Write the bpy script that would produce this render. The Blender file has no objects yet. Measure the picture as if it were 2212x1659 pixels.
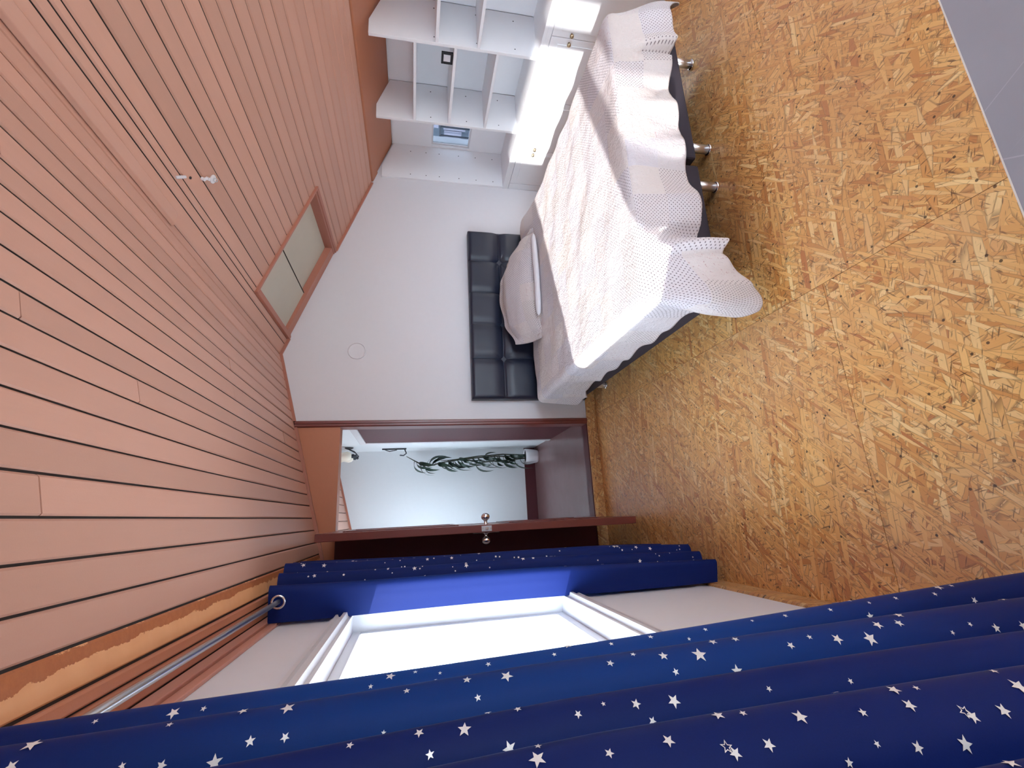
import bpy, bmesh, math, random
from mathutils import Vector, Matrix, noise

random.seed(7)
SC = bpy.context.scene
COL = SC.collection

# ------------------------------------------------------------------ camera
F_PX, YAW, PITCH, ROLL, CAM_Z = 1011.66466, 0.275531354, 0.205192053, 0.0045720346, 1.515
cy, sy, cp, sp = math.cos(YAW), math.sin(YAW), math.cos(PITCH), math.sin(PITCH)
fwd = Vector((sy * cp, cy * cp, -sp))
right = Vector((cy, -sy, 0))
up = right.cross(fwd)
cr, sr = math.cos(ROLL), math.sin(ROLL)
r2 = right * cr + up * sr
u2 = up * cr - right * sr
cam_data = bpy.data.cameras.new('camera')
cam = bpy.data.objects.new('camera', cam_data)
COL.objects.link(cam)
xa, ya, za = -u2, r2, -fwd          # the photograph is turned a quarter: world up points left
cam.matrix_world = Matrix(((xa.x, ya.x, za.x, 0.0), (xa.y, ya.y, za.y, 0.0),
                           (xa.z, ya.z, za.z, CAM_Z), (0, 0, 0, 1)))
cam_data.sensor_fit = 'HORIZONTAL'
cam_data.sensor_width = 36.0
cam_data.lens = F_PX / 2212.0 * 36.0
cam_data.clip_start = 0.02
SC.camera = cam

# ------------------------------------------------------------------ light
world = bpy.data.worlds.new('world')
SC.world = world
world.use_nodes = True
bg = world.node_tree.nodes['Background']
bg.inputs['Color'].default_value = (0.70, 0.85, 1.0, 1)
bg.inputs['Strength'].default_value = 10.5
sun_data = bpy.data.lights.new('sun', 'SUN')
sun_data.energy = 9.5
sun_data.angle = math.radians(0.9)
sun_data.color = (1.0, 0.98, 0.95)
sun = bpy.data.objects.new('sun', sun_data)
COL.objects.link(sun)
sun.location = (-8, -3, 6)
SUN_DIR = Vector((1.0, 0.35, -0.288)).normalized()
sun.rotation_euler = SUN_DIR.to_track_quat('-Z', 'Y').to_euler()
SC.view_settings.view_transform = 'Standard'
SC.view_settings.look = 'None'
SC.view_settings.gamma = 1.0
SC.view_settings.use_curve_mapping = False
SC.view_settings.exposure = 0.36
SC.cycles.use_denoising = True
SC.cycles.max_bounces = 12
SC.cycles.diffuse_bounces = 7
SC.cycles.transparent_max_bounces = 12
SC.cycles.sample_clamp_indirect = 6.0

# ------------------------------------------------------------------ helpers
class MB:
    """collects shapes, then links them as one mesh object"""
    def __init__(s):
        s.v, s.f = [], []
    def add(s, vs, fs):
        n = len(s.v)
        s.v += [tuple(v) for v in vs]
        s.f += [tuple(i + n for i in f) for f in fs]
        return s
    def box(s, x0, x1, y0, y1, z0, z1):
        vs = [(x, y, z) for z in (z0, z1) for y in (y0, y1) for x in (x0, x1)]
        return s.add(vs, [(0, 2, 3, 1), (4, 5, 7, 6), (0, 1, 5, 4), (2, 6, 7, 3), (0, 4, 6, 2), (1, 3, 7, 5)])
    def prism(s, poly, axis, a, b):
        m = {'x': lambda p, t: (t, p[0], p[1]), 'y': lambda p, t: (p[0], t, p[1]), 'z': lambda p, t: (p[0], p[1], t)}[axis]
        n = len(poly)
        vs = [m(p, a) for p in poly] + [m(p, b) for p in poly]
        fs = [tuple(range(n)), tuple(range(2 * n - 1, n - 1, -1))]
        fs += [(i, (i + 1) % n, n + (i + 1) % n, n + i) for i in range(n)]
        return s.add(vs, fs)
    def tube(s, pts, r, n=10, cap=True):
        pts = [Vector(p) for p in pts]
        rs = r if isinstance(r, (list, tuple)) else [r] * len(pts)
        vs, fs = [], []
        ref = None
        for i, p in enumerate(pts):
            d = (pts[min(i + 1, len(pts) - 1)] - pts[max(i - 1, 0)]).normalized()
            if ref is None:
                ref = d.orthogonal().normalized()
            ref = (ref - d * ref.dot(d)).normalized()
            bi = d.cross(ref)
            for k in range(n):
                a = 2 * math.pi * k / n
                vs.append(p + (ref * math.cos(a) + bi * math.sin(a)) * rs[i])
        for i in range(len(pts) - 1):
            for k in range(n):
                fs.append((i * n + k, i * n + (k + 1) % n, (i + 1) * n + (k + 1) % n, (i + 1) * n + k))
        if cap:
            fs.append(tuple(range(n - 1, -1, -1)))
            fs.append(tuple(range((len(pts) - 1) * n, len(pts) * n)))
        return s.add(vs, fs)
    def lathe(s, prof, base, axis=(0, 0, 1), n=20):
        base, ax = Vector(base), Vector(axis).normalized()
        e1 = ax.orthogonal().normalized()
        e2 = ax.cross(e1)
        vs, fs = [], []
        for r, h in prof:
            for k in range(n):
                a = 2 * math.pi * k / n
                vs.append(base + ax * h + (e1 * math.cos(a) + e2 * math.sin(a)) * max(r, 1e-4))
        m = len(prof)
        for i in range(m - 1):
            for k in range(n):
                fs.append((i * n + k, i * n + (k + 1) % n, (i + 1) * n + (k + 1) % n, (i + 1) * n + k))
        fs.append(tuple(range(n - 1, -1, -1)))
        fs.append(tuple(range((m - 1) * n, m * n)))
        return s.add(vs, fs)
    def torus(s, c, axis, R, r, n=24, m=8):
        ax = Vector(axis).normalized()
        e1 = ax.orthogonal().normalized()
        e2 = ax.cross(e1)
        c = Vector(c)
        vs, fs = [], []
        for i in range(n):
            a = 2 * math.pi * i / n
            d = e1 * math.cos(a) + e2 * math.sin(a)
            for k in range(m):
                b = 2 * math.pi * k / m
                vs.append(c + d * (R + r * math.cos(b)) + ax * r * math.sin(b))
        for i in range(n):
            for k in range(m):
                fs.append((i * m + k, ((i + 1) % n) * m + k, ((i + 1) % n) * m + (k + 1) % m, i * m + (k + 1) % m))
        return s.add(vs, fs)
    def grid(s, nu, nv, fn):
        vs = [fn(i / (nu - 1), j / (nv - 1)) for j in range(nv) for i in range(nu)]
        fs = [(j * nu + i, j * nu + i + 1, (j + 1) * nu + i + 1, (j + 1) * nu + i) for j in range(nv - 1) for i in range(nu - 1)]
        return s.add(vs, fs)
    def build(s, name, mat, parent=None, smooth=False, bevel=0.0, **tags):
        me = bpy.data.meshes.new(name)
        me.from_pydata(s.v, [], s.f)
        bm = bmesh.new()
        bm.from_mesh(me)
        bmesh.ops.recalc_face_normals(bm, faces=bm.faces)
        bm.to_mesh(me)
        bm.free()
        me.materials.append(mat)
        if smooth:
            for p in me.polygons:
                p.use_smooth = True
        return link(name, me, parent, bevel, **tags)

def link(name, me, parent=None, bevel=0.0, **tags):
    o = bpy.data.objects.new(name, me)
    COL.objects.link(o)
    if parent is not None:
        o.parent = parent
        w, q = Vector((0, 0, 0)), parent
        while q is not None:
            w += q.location
            q = q.parent
        o.location = -w
    if bevel:
        b = o.modifiers.new('bevel', 'BEVEL')
        b.width, b.segments, b.limit_method, b.angle_limit = bevel, 2, 'ANGLE', math.radians(40)
    for k, v in tags.items():
        o[k] = v
    return o

def thing(name, label, category, loc, group=None):
    o = bpy.data.objects.new(name, None)
    COL.objects.link(o)
    o.location = loc
    o.empty_display_size = 0.1
    o['label'], o['category'] = label, category
    if group:
        o['group'] = group
    return o

def structure(name, loc=(0, 0, 0)):
    o = bpy.data.objects.new(name, None)
    COL.objects.link(o)
    o.location = loc
    o['kind'] = 'structure'
    return o

def offset_copy(o, parent, delta):
    """copy of one part, moved by delta in the world (parents are never turned)"""
    c = o.copy()
    COL.objects.link(c)
    c.parent = parent
    w, q = Vector((0, 0, 0)), parent
    while q is not None:
        w += q.location
        q = q.parent
    c.location = Vector(delta) - w
    return c

# ------------------------------------------------------------------ materials
class NT:
    def __init__(s, name):
        s.m = bpy.data.materials.new(name)
        s.m.use_nodes = True
        s.t = s.m.node_tree
        s.b = s.t.nodes['Principled BSDF']
        s.out = s.t.nodes['Material Output']
    def n(s, typ, **kw):
        o = s.t.nodes.new(typ)
        for k, v in kw.items():
            setattr(o, k, v)
        return o
    def l(s, a, b):
        s.t.links.new(a, b)
    def val(s, x, sock):
        if hasattr(x, 'is_output') or isinstance(x, bpy.types.NodeSocket):
            s.l(x, sock)
        else:
            sock.default_value = x
    def math(s, op, a, b=0.0, c=0.0, clamp=False):
        o = s.n('ShaderNodeMath', operation=op, use_clamp=clamp)
        s.val(a, o.inputs[0]); s.val(b, o.inputs[1]); s.val(c, o.inputs[2])
        return o.outputs[0]
    def mix(s, fac, a, b, blend='MIX'):
        o = s.n('ShaderNodeMix', data_type='RGBA', blend_type=blend)
        s.val(fac, o.inputs[0])
        s.val(col4(a), o.inputs[6]); s.val(col4(b), o.inputs[7])
        return o.outputs[2]
    def ramp(s, fac, stops, interp='LINEAR'):
        o = s.n('ShaderNodeValToRGB')
        o.color_ramp.interpolation = interp
        el = o.color_ramp.elements
        while len(el) < len(stops):
            el.new(0.5)
        for e, (p, c) in zip(el, stops):
            e.position, e.color = p, col4(c)
        s.l(fac, o.inputs[0])
        return o.outputs[0]
    def noise(s, vec, scale, detail=2.0, rough=0.5):
        o = s.n('ShaderNodeTexNoise')
        if vec is not None:
            s.l(vec, o.inputs['Vector'])
        o.inputs['Scale'].default_value = scale
        o.inputs['Detail'].default_value = detail
        o.inputs['Roughness'].default_value = rough
        return o.outputs[0]
    def pos(s):
        return s.n('ShaderNodeNewGeometry').outputs['Position']
    def objrand(s):
        return s.n('ShaderNodeObjectInfo').outputs['Random']
    def bump(s, h, strength, dist):
        o = s.n('ShaderNodeBump')
        o.inputs['Strength'].default_value = strength
        o.inputs['Distance'].default_value = dist
        s.l(h, o.inputs['Height'])
        s.l(o.outputs[0], s.b.inputs['Normal'])
        return o

def col4(c):
    if isinstance(c, (tuple, list)) and len(c) == 3:
        return (c[0], c[1], c[2], 1.0)
    return c

def srgb(r, g, b):
    def f(x):
        x /= 255.0
        return x / 12.92 if x <= 0.04045 else ((x + 0.055) / 1.055) ** 2.4
    return (f(r), f(g), f(b))

def plain(name, c, rough=0.5, metal=0.0, bump=0.0, scale=60.0, vary=0.06):
    t = NT(name)
    p = t.pos()
    nz = t.noise(p, scale * 0.15, 3)
    t.l(t.mix(nz, tuple(x * (1 - vary) for x in c), tuple(min(1, x * (1 + vary)) for x in c)), t.b.inputs['Base Color'])
    t.b.inputs['Roughness'].default_value = rough
    t.b.inputs['Metallic'].default_value = metal
    if bump:
        t.bump(t.noise(p, scale, 3), bump, 0.002)
    return t.m

def plank_mat(name, c, rough=0.42, spec=0.5):
    t = NT(name)
    p = t.pos()
    mp = t.n('ShaderNodeMapping')
    t.l(p, mp.inputs[0])
    mp.inputs['Scale'].default_value = (14, 0.9, 14)
    grain = t.noise(mp.outputs[0], 3.0, 4, 0.6)
    fine = t.noise(p, 260, 2)
    base = t.mix(t.objrand(), tuple(x * 0.9 for x in c), tuple(min(1, x * 1.09) for x in c))
    base = t.mix(t.math('MULTIPLY', grain, 0.25), base, tuple(x * 0.72 for x in c))
    t.l(base, t.b.inputs['Base Color'])
    t.b.inputs['Roughness'].default_value = rough
    t.bump(t.math('ADD', grain, t.math('MULTIPLY', fine, 0.4)), 0.22, 0.0025)
    t.b.inputs['Specular IOR Level'].default_value = spec
    return t.m

def peel_mat():
    """last board above the window: raw timber where the paint has come away"""
    t = NT('peeled_paint')
    p = t.pos()
    sep = t.n('ShaderNodeSeparateXYZ')
    t.l(p, sep.inputs[0])
    mp = t.n('ShaderNodeMapping')
    t.l(p, mp.inputs[0])
    mp.inputs['Scale'].default_value = (1, 0.55, 1)
    n1 = t.noise(mp.outputs[0], 17, 6, 0.72)
    edge = t.math('ADD', sep.outputs[0], t.math('MULTIPLY', t.math('SUBTRACT', n1, 0.5), 0.055))
    m = t.math('GREATER_THAN', edge, -0.236)
    m2 = t.math('LESS_THAN', edge, -0.207)
    m = t.math('MULTIPLY', m, m2)
    raw = t.mix(t.noise(p, 55, 4, 0.7), srgb(158, 84, 42), srgb(198, 124, 74))
    paint = t.mix(t.noise(p, 20, 3), srgb(226, 160, 108), srgb(238, 178, 126))
    t.l(t.mix(m, paint, raw), t.b.inputs['Base Color'])
    t.b.inputs['Roughness'].default_value = 0.5
    t.bump(t.math('ADD', t.math('MULTIPLY', m, -1.0), t.math('MULTIPLY', n1, 0.4)), 0.5, 0.003)
    return t.m

def osb_mat(name, dark=1.0, upright=False):
    t = NT(name)
    p = t.pos()
    if upright:                       # boards standing on edge: lay the strands along their length
        s3 = t.n('ShaderNodeSeparateXYZ')
        t.l(p, s3.inputs[0])
        c3 = t.n('ShaderNodeCombineXYZ')
        t.l(t.math('ADD', s3.outputs[0], s3.outputs[1]), c3.inputs[0])
        t.l(s3.outputs[2], c3.inputs[1])
        p = c3.outputs[0]
    rnd = t.objrand()
    comb = t.n('ShaderNodeCombineXYZ')
    t.l(t.math('MULTIPLY', rnd, 37.0), comb.inputs[0])
    t.l(t.math('MULTIPLY', rnd, 91.0), comb.inputs[1])
    base = t.n('ShaderNodeVectorMath', operation='ADD')
    t.l(p, base.inputs[0]); t.l(comb.outputs[0], base.inputs[1])
    wn = t.n('ShaderNodeTexNoise')
    wn.inputs['Scale'].default_value = 13.0
    wn.inputs['Detail'].default_value = 2.0
    t.l(base.outputs[0], wn.inputs['Vector'])
    ws = t.n('ShaderNodeVectorMath', operation='SUBTRACT')
    t.l(wn.outputs['Color'], ws.inputs[0]); ws.inputs[1].default_value = (0.5, 0.5, 0.5)
    wm = t.n('ShaderNodeVectorMath', operation='SCALE')
    t.l(ws.outputs[0], wm.inputs[0]); wm.inputs['Scale'].default_value = 0.007
    wa = t.n('ShaderNodeVectorMath', operation='ADD')
    t.l(base.outputs[0], wa.inputs[0]); t.l(wm.outputs[0], wa.inputs[1])
    stops = [(0.0, srgb(196, 126, 64)), (0.1, srgb(218, 154, 84)), (0.3, srgb(234, 178, 106)), (0.5, srgb(247, 196, 122)),
             (0.68, srgb(224, 162, 92)), (0.84, srgb(255, 220, 154)), (0.95, srgb(232, 174, 110)), (1.0, srgb(186, 110, 56))]
    colr, hgt = None, None
    layers = [(12, .17, .028, 1.0), (101, .14, .022, .6), (-33, .21, .029, .5), (64, .12, .017, .5), (158, .24, .036, .45),
              (28, .15, .019, .45), (82, .18, .025, .34), (-62, .11, .012, .36), (4, .21, .019, .34), (132, .10, .011, .30)]
    for i, (ang, L, W, cov) in enumerate(layers):
        rot = t.n('ShaderNodeVectorRotate', rotation_type='Z_AXIS')
        t.l(wa.outputs[0], rot.inputs['Vector'])
        rot.inputs['Angle'].default_value = math.radians(ang)
        mp = t.n('ShaderNodeMapping')
        t.l(rot.outputs[0], mp.inputs[0])
        mp.inputs['Scale'].default_value = (1 / L, 1 / W, 1)
        mp.inputs['Location'].default_value = (i * 7.3, i * 3.1, 0)
        vo = t.n('ShaderNodeTexVoronoi', voronoi_dimensions='2D', feature='F1')
        t.l(mp.outputs[0], vo.inputs['Vector'])
        vo.inputs['Scale'].default_value = 1.0
        ve = t.n('ShaderNodeTexVoronoi', voronoi_dimensions='2D', feature='DISTANCE_TO_EDGE')
        t.l(mp.outputs[0], ve.inputs['Vector'])
        ve.inputs['Scale'].default_value = 1.0
        sp_ = t.n('ShaderNodeSeparateColor')
        t.l(vo.outputs['Color'], sp_.inputs[0])
        R, G, B = sp_.outputs[0], sp_.outputs[1], sp_.outputs[2]
        c = t.ramp(R, stops)
        gr = t.n('ShaderNodeMapping')
        t.l(rot.outputs[0], gr.inputs[0])
        gr.inputs['Scale'].default_value = (18, 260, 1)
        g = t.noise(gr.outputs[0], 1.0, 2, 0.6)
        c = t.mix(t.math('MULTIPLY', g, 0.30), c, (0.40, 0.21, 0.085))
        e = ve.outputs['Distance']
        sh = t.math('SUBTRACT', 1.0, t.math('DIVIDE', e, t.math('ADD', t.math('MULTIPLY', B, 0.16), 0.02)), clamp=True)
        c = t.mix(t.math('MULTIPLY', sh, 0.72), c, (0.13, 0.055, 0.02))  # shadow along strand edges, painted into the colour
        h = t.math('ADD', R, t.math('MULTIPLY', t.math('MINIMUM', e, 0.1), 2.0))
        if colr is None:
            colr, hgt = c, h
        else:
            msk = t.math('LESS_THAN', G, cov)
            msk = t.math('MULTIPLY', msk, t.math('GREATER_THAN', e, 0.012))
            colr = t.mix(msk, colr, c)
            hm = t.n('ShaderNodeMix', data_type='FLOAT')
            t.l(msk, hm.inputs[0]); t.l(hgt, hm.inputs[2]); t.l(h, hm.inputs[3])
            hgt = hm.outputs[0]
    # short dark slits between the strands
    for ang in (20, 75, 140):
        rot = t.n('ShaderNodeVectorRotate', rotation_type='Z_AXIS')
        t.l(base.outputs[0], rot.inputs['Vector'])
        rot.inputs['Angle'].default_value = math.radians(ang)
        mp = t.n('ShaderNodeMapping')
        t.l(rot.outputs[0], mp.inputs[0])
        mp.inputs['Scale'].default_value = (22, 150, 1)
        mp.inputs['Location'].default_value = (ang, ang * 0.3, 0)
        sl = t.noise(mp.outputs[0], 1.0, 1, 0.4)
        sm_ = t.math('MULTIPLY', t.math('SUBTRACT', sl, 0.665), 14.0, clamp=True)
        colr = t.mix(t.math('MULTIPLY', sm_, 0.78), colr, (0.09, 0.035, 0.014))
    big = t.noise(base.outputs[0], 1.6, 2)
    colr = t.mix(t.math('MULTIPLY', t.math('SUBTRACT', big, 0.35, clamp=True), 0.9), colr, srgb(190, 146, 118))
    kn = t.n('ShaderNodeTexVoronoi', voronoi_dimensions='2D', feature='F1')
    t.l(base.outputs[0], kn.inputs['Vector'])
    kn.inputs['Scale'].default_value = 9.0
    colr = t.mix(t.math('MULTIPLY', t.math('LESS_THAN', kn.outputs['Distance'], 0.038), 0.85), colr, (0.035, 0.02, 0.015))
    if dark != 1.0:
        colr = t.mix(1.0, colr, (dark, dark, dark), 'MULTIPLY')
    t.l(colr, t.b.inputs['Base Color'])
    t.l(t.math('ADD', t.math('MULTIPLY', big, 0.22), 0.25), t.b.inputs['Roughness'])
    t.b.inputs['Specular IOR Level'].default_value = 0.6
    t.bump(hgt, 0.35, 0.0022)
    return t.m

def quilt_mat(name, tint=(1, 1, 1)):
    t = NT(name)
    uvn = t.n('ShaderNodeUVMap')
    uvn.uv_map = 'cloth'
    uv = uvn.outputs[0]
    sep = t.n('ShaderNodeSeparateXYZ')
    t.l(uv, sep.inputs[0])
    CELL = 0.155
    cu = t.math('FLOOR', t.math('DIVIDE', sep.outputs[0], CELL))
    cv = t.math('FLOOR', t.math('DIVIDE', sep.outputs[1], CELL))
    cc = t.n('ShaderNodeCombineXYZ')
    t.l(cu, cc.inputs[0]); t.l(cv, cc.inputs[1])
    wn = t.n('ShaderNodeTexWhiteNoise', noise_dimensions='2D')
    t.l(cc.outputs[0], wn.inputs['Vector'])
    rv = wn.outputs['Value']
    # rows of dots set on the diagonal
    D = 0.0125
    a = t.math('DIVIDE', t.math('ADD', sep.outputs[0], sep.outputs[1]), D * 1.414)
    b = t.math('DIVIDE', t.math('SUBTRACT', sep.outputs[0], sep.outputs[1]), D * 1.414)
    fa = t.math('SUBTRACT', t.math('FRACT', t.math('ADD', a, 100.0)), 0.5)
    fb = t.math('SUBTRACT', t.math('FRACT', t.math('ADD', b, 100.0)), 0.5)
    dd = t.math('ADD', t.math('MULTIPLY', fa, fa), t.math('MULTIPLY', fb, fb))
    dots = t.math('LESS_THAN', dd, 0.036)
    dots = t.math('MULTIPLY', dots, t.math('GREATER_THAN', rv, 0.52))
    # tiny sprigs of flowers
    fl = t.noise(uv, 85, 3, 0.6)
    flm = t.math('MULTIPLY', t.math('GREATER_THAN', fl, 0.635), t.math('LESS_THAN', rv, 0.2))
    # fine stripes
    stp = t.math('GREATER_THAN', t.math('FRACT', t.math('DIVIDE', sep.outputs[0], 0.006)), 0.7)
    stm = t.math('MULTIPLY', stp, t.math('MULTIPLY', t.math('GREATER_THAN', rv, 0.38), t.math('LESS_THAN', rv, 0.52)))
    base = t.ramp(wn.outputs['Value'], [(0, srgb(222, 214, 215)), (0.3, srgb(228, 219, 215)), (0.5, srgb(224, 219, 224)),
                                       (0.75, srgb(227, 220, 223)), (1, srgb(224, 216, 214))])
    base = t.mix(1.0, base, tint, 'MULTIPLY')
    c = t.mix(t.math('MULTIPLY', dots, 0.85), base, srgb(84, 66, 74))
    c = t.mix(t.math('MULTIPLY', flm, 0.55), c, srgb(176, 120, 128))
    c = t.mix(t.math('MULTIPLY', stm, 0.35), c, srgb(170, 162, 176))
    t.l(c, t.b.inputs['Base Color'])
    t.b.inputs['Roughness'].default_value = 0.85
    mp = t.n('ShaderNodeMapping')
    t.l(uv, mp.inputs[0])
    mp.inputs['Scale'].default_value = (1.0, 0.62, 1.0)
    puck = t.noise(mp.outputs[0], 95, 4, 0.7)
    broad = t.noise(uv, 26, 3, 0.6)
    eu = t.math('ABSOLUTE', t.math('SUBTRACT', t.math('FRACT', t.math('DIVIDE', sep.outputs[0], CELL)), 0.5))
    ev = t.math('ABSOLUTE', t.math('SUBTRACT', t.math('FRACT', t.math('DIVIDE', sep.outputs[1], CELL)), 0.5))
    seam = t.math('GREATER_THAN', t.math('MAXIMUM', eu, ev), 0.485)
    h = t.math('ADD', puck, t.math('MULTIPLY', broad, 1.2))
    h = t.math('SUBTRACT', h, t.math('MULTIPLY', seam, 0.25))
    t.bump(h, 0.9, 0.009)
    return t.m

def curtain_mat():
    t = NT('blue_curtain_cloth')
    p = t.pos()
    n1 = t.noise(p, 700, 2)
    c = t.mix(n1, srgb(9, 27, 82), srgb(12, 31, 95))
    t.l(c, t.b.inputs['Base Color'])
    t.b.inputs['Roughness'].default_value = 0.6
    t.b.inputs['Sheen Weight'].default_value = 0.15
    t.b.inputs['Sheen Roughness'].default_value = 0.25
    t.b.inputs['Sheen Tint'].default_value = (0.45, 0.62, 1.0, 1)
    t.b.inputs['Specular IOR Level'].default_value = 0.15
    t.bump(n1, 0.08, 0.001)
    tr = t.n('ShaderNodeBsdfTranslucent')
    tr.inputs['Color'].default_value = (*srgb(10, 128, 225), 1)
    mx = t.n('ShaderNodeMixShader')
    mx.inputs[0].default_value = 0.04
    t.l(t.b.outputs[0], mx.inputs[1]); t.l(tr.outputs[0], mx.inputs[2])
    t.l(mx.outputs[0], t.out.inputs['Surface'])
    return t.m

def glass_mat(name, dimming=0.0, tint=None):
    t = NT(name)
    tr = t.n('ShaderNodeBsdfTransparent')
    if tint:
        tr.inputs['Color'].default_value = (*tint, 1)
    gl = t.n('ShaderNodeBsdfGlossy')
    gl.inputs['Roughness'].default_value = 0.02
    lw = t.n('ShaderNodeLayerWeight')
    f5 = t.math('POWER', lw.outputs['Facing'], 5.0)
    fr = t.math('ADD', t.math('MULTIPLY', f5, 0.5), 0.03)
    mx = t.n('ShaderNodeMixShader')
    t.l(fr, mx.inputs[0]); t.l(tr.outputs[0], mx.inputs[1]); t.l(gl.outputs[0], mx.inputs[2])
    last = mx.outputs[0]
    if dimming:
        df = t.n('ShaderNodeBsdfTranslucent')
        df.inputs['Color'].default_value = (0.8, 0.85, 0.9, 1) if dimming < 1 else (0.64, 0.66, 0.68, 1)
        m2 = t.n('ShaderNodeMixShader')
        p = t.pos()
        m2.inputs[0].default_value = dimming
        t.l(last, m2.inputs[1]); t.l(df.outputs[0], m2.inputs[2])
        last = m2.outputs[0]
    t.l(last, t.out.inputs['Surface'])
    t.t.nodes.remove(t.b)
    return t.m

def leather_mat():
    t = NT('dark_leatherette')
    p = t.pos()
    v = t.n('ShaderNodeTexVoronoi', feature='DISTANCE_TO_EDGE')
    t.l(p, v.inputs['Vector'])
    v.inputs['Scale'].default_value = 420
    t.l(t.mix(t.noise(p, 6, 2), srgb(26, 31, 48), srgb(33, 38, 56)), t.b.inputs['Base Color'])
    t.b.inputs['Roughness'].default_value = 0.38
    t.bump(v.outputs['Distance'], 0.15, 0.0008)
    return t.m

M = {}
M['plank'] = plank_mat('painted_plank', srgb(206, 157, 136))
M['peel'] = peel_mat()
M['trim'] = plank_mat('brown_trim_paint', srgb(178, 116, 96))
M['beam'] = plank_mat('orange_brown_trim_paint', srgb(190, 122, 88))
M['trim_low'] = plank_mat('pinkish_brown_paint', srgb(206, 150, 132))  # trim colour lightened to make up for the little light these boards get
M['maroon'] = plank_mat('maroon_gloss_paint', srgb(114, 54, 47), 0.28)
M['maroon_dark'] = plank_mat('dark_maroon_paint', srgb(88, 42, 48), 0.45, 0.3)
M['gap'] = plain('dark_gap', (0.02, 0.012, 0.01), 0.9)
M['osb'] = osb_mat('osb_board')
M['osb_edge'] = osb_mat('osb_skirting', 0.85, True)
M['wall'] = plain('white_wall_paint', srgb(220, 219, 223), 0.7, bump=0.12, scale=180, vary=0.015)
M['wall_hall'] = plain('hall_wall_paint', srgb(220, 224, 226), 0.7, bump=0.1, scale=180, vary=0.015)
M['white'] = plain('white_lacquer', srgb(238, 239, 242), 0.38, bump=0.03, scale=90, vary=0.015)
M['white_frame'] = plain('white_window_paint', srgb(214, 212, 214), 0.4, bump=0.05, scale=90, vary=0.03)
M['chrome'] = plain('chrome', (0.82, 0.82, 0.84), 0.12, 1.0)
M['satin'] = plain('satin_chrome', (0.86, 0.86, 0.88), 0.34, 1.0)
M['steel'] = plain('brushed_steel', (0.55, 0.58, 0.6), 0.3, 1.0)
M['brass'] = plain('aged_brass', (0.5, 0.4, 0.26), 0.3, 1.0)
M['black'] = plain('black_lacquer', (0.012, 0.011, 0.014), 0.35)
M['base_cloth'] = plain('black_bed_fabric', srgb(52, 46, 56), 0.85, bump=0.4, scale=900)
M['leather'] = leather_mat()
M['mattress'] = plain('mattress_ticking', srgb(200, 196, 196), 0.8)
M['quilt'] = quilt_mat('patchwork_quilt')
M['sham'] = quilt_mat('greige_sham', (0.82, 0.78, 0.76))
M['insert'] = plain('white_cotton', srgb(226, 224, 228), 0.8)
M['curtain'] = curtain_mat()
M['foil'] = plain('silver_foil_print', (0.78, 0.76, 0.74), 0.42, 0.25)
M['glass'] = glass_mat('window_glass')
M['frosted'] = glass_mat('frosted_glass', 1.0)
M['view_dimming'] = glass_mat('view_dimming_glass', 0.0, (0.34, 0.35, 0.37))  # darkened in colour to tone down the overbright view outside
M['dimming'] = glass_mat('sun_dimming_glass', 0.25)  # partly translucent mix, added to weaken the sunlight through this pane
M['blind'] = plain('beige_frosted_sheet', srgb(196, 190, 174), 0.55, bump=0.15, scale=40, vary=0.05)
M['lino'] = plain('dark_glossy_hall_floor', srgb(120, 92, 92), 0.22, vary=0.12)
M['table'] = plain('grey_laminate', srgb(164, 170, 180), 0.4, bump=0.04, scale=400, vary=0.03)
_t = NT('scratched_grey_laminate')
_p = _t.pos()
_c = _t.mix(_t.noise(_p, 9, 4), srgb(158, 164, 174), srgb(172, 178, 188))
for _ang, _loc in ((62, 1.3), (118, 4.1)):
    _r = _t.n('ShaderNodeVectorRotate', rotation_type='Z_AXIS')
    _t.l(_p, _r.inputs['Vector'])
    _r.inputs['Angle'].default_value = math.radians(_ang)
    _m = _t.n('ShaderNodeMapping')
    _t.l(_r.outputs[0], _m.inputs[0])
    _m.inputs['Scale'].default_value = (2.2, 170, 1)
    _m.inputs['Location'].default_value = (_loc, _loc, 0)
    _s = _t.math('MULTIPLY', _t.math('SUBTRACT', _t.noise(_m.outputs[0], 1.0, 1, 0.3), 0.735), 30.0, clamp=True)
    _c = _t.mix(_t.math('MULTIPLY', _s, 0.35), _c, srgb(214, 218, 224))
_t.l(_c, _t.b.inputs['Base Color'])
_t.b.inputs['Roughness'].default_value = 0.42
_t.bump(_t.noise(_p, 420, 2), 0.05, 0.001)
M['table'] = _t.m
M['edge_band'] = plain('white_edge_band', srgb(236, 236, 230), 0.4)
M['leaf'] = plain('dark_green_leaf', srgb(30, 52, 40), 0.35, vary=0.25)
M['stem'] = plain('brown_green_stem', srgb(58, 62, 44), 0.6)
M['soil'] = plain('soil', (0.03, 0.02, 0.015), 0.95)
M['shade'] = plain('frosted_glass_shade', srgb(240, 232, 214), 0.5)
M['concrete'] = plain('pale_ground', (0.45, 0.44, 0.42), 0.9, vary=0.1)
M['blue_render'] = plain('blue_grey_render', srgb(92, 104, 116), 0.8)
M['pale_render'] = plain('lilac_white_render', srgb(160, 160, 176), 0.8)
M['iron'] = plain('dark_iron', srgb(58, 62, 70), 0.6)

# ------------------------------------------------------------------ room shell
RX, RZ = 1.277, 2.533            # ridge line
YB, YF = 3.70, -1.70             # back wall, wall behind the camera
XL, XR = -0.39, 3.354
def zr(x): return RZ - 0.3885 * (x - RX)
def zl(x): return RZ - 0.2505 * (RX - x)
def zc(x): return zr(x) if x > RX else zl(x)

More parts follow.
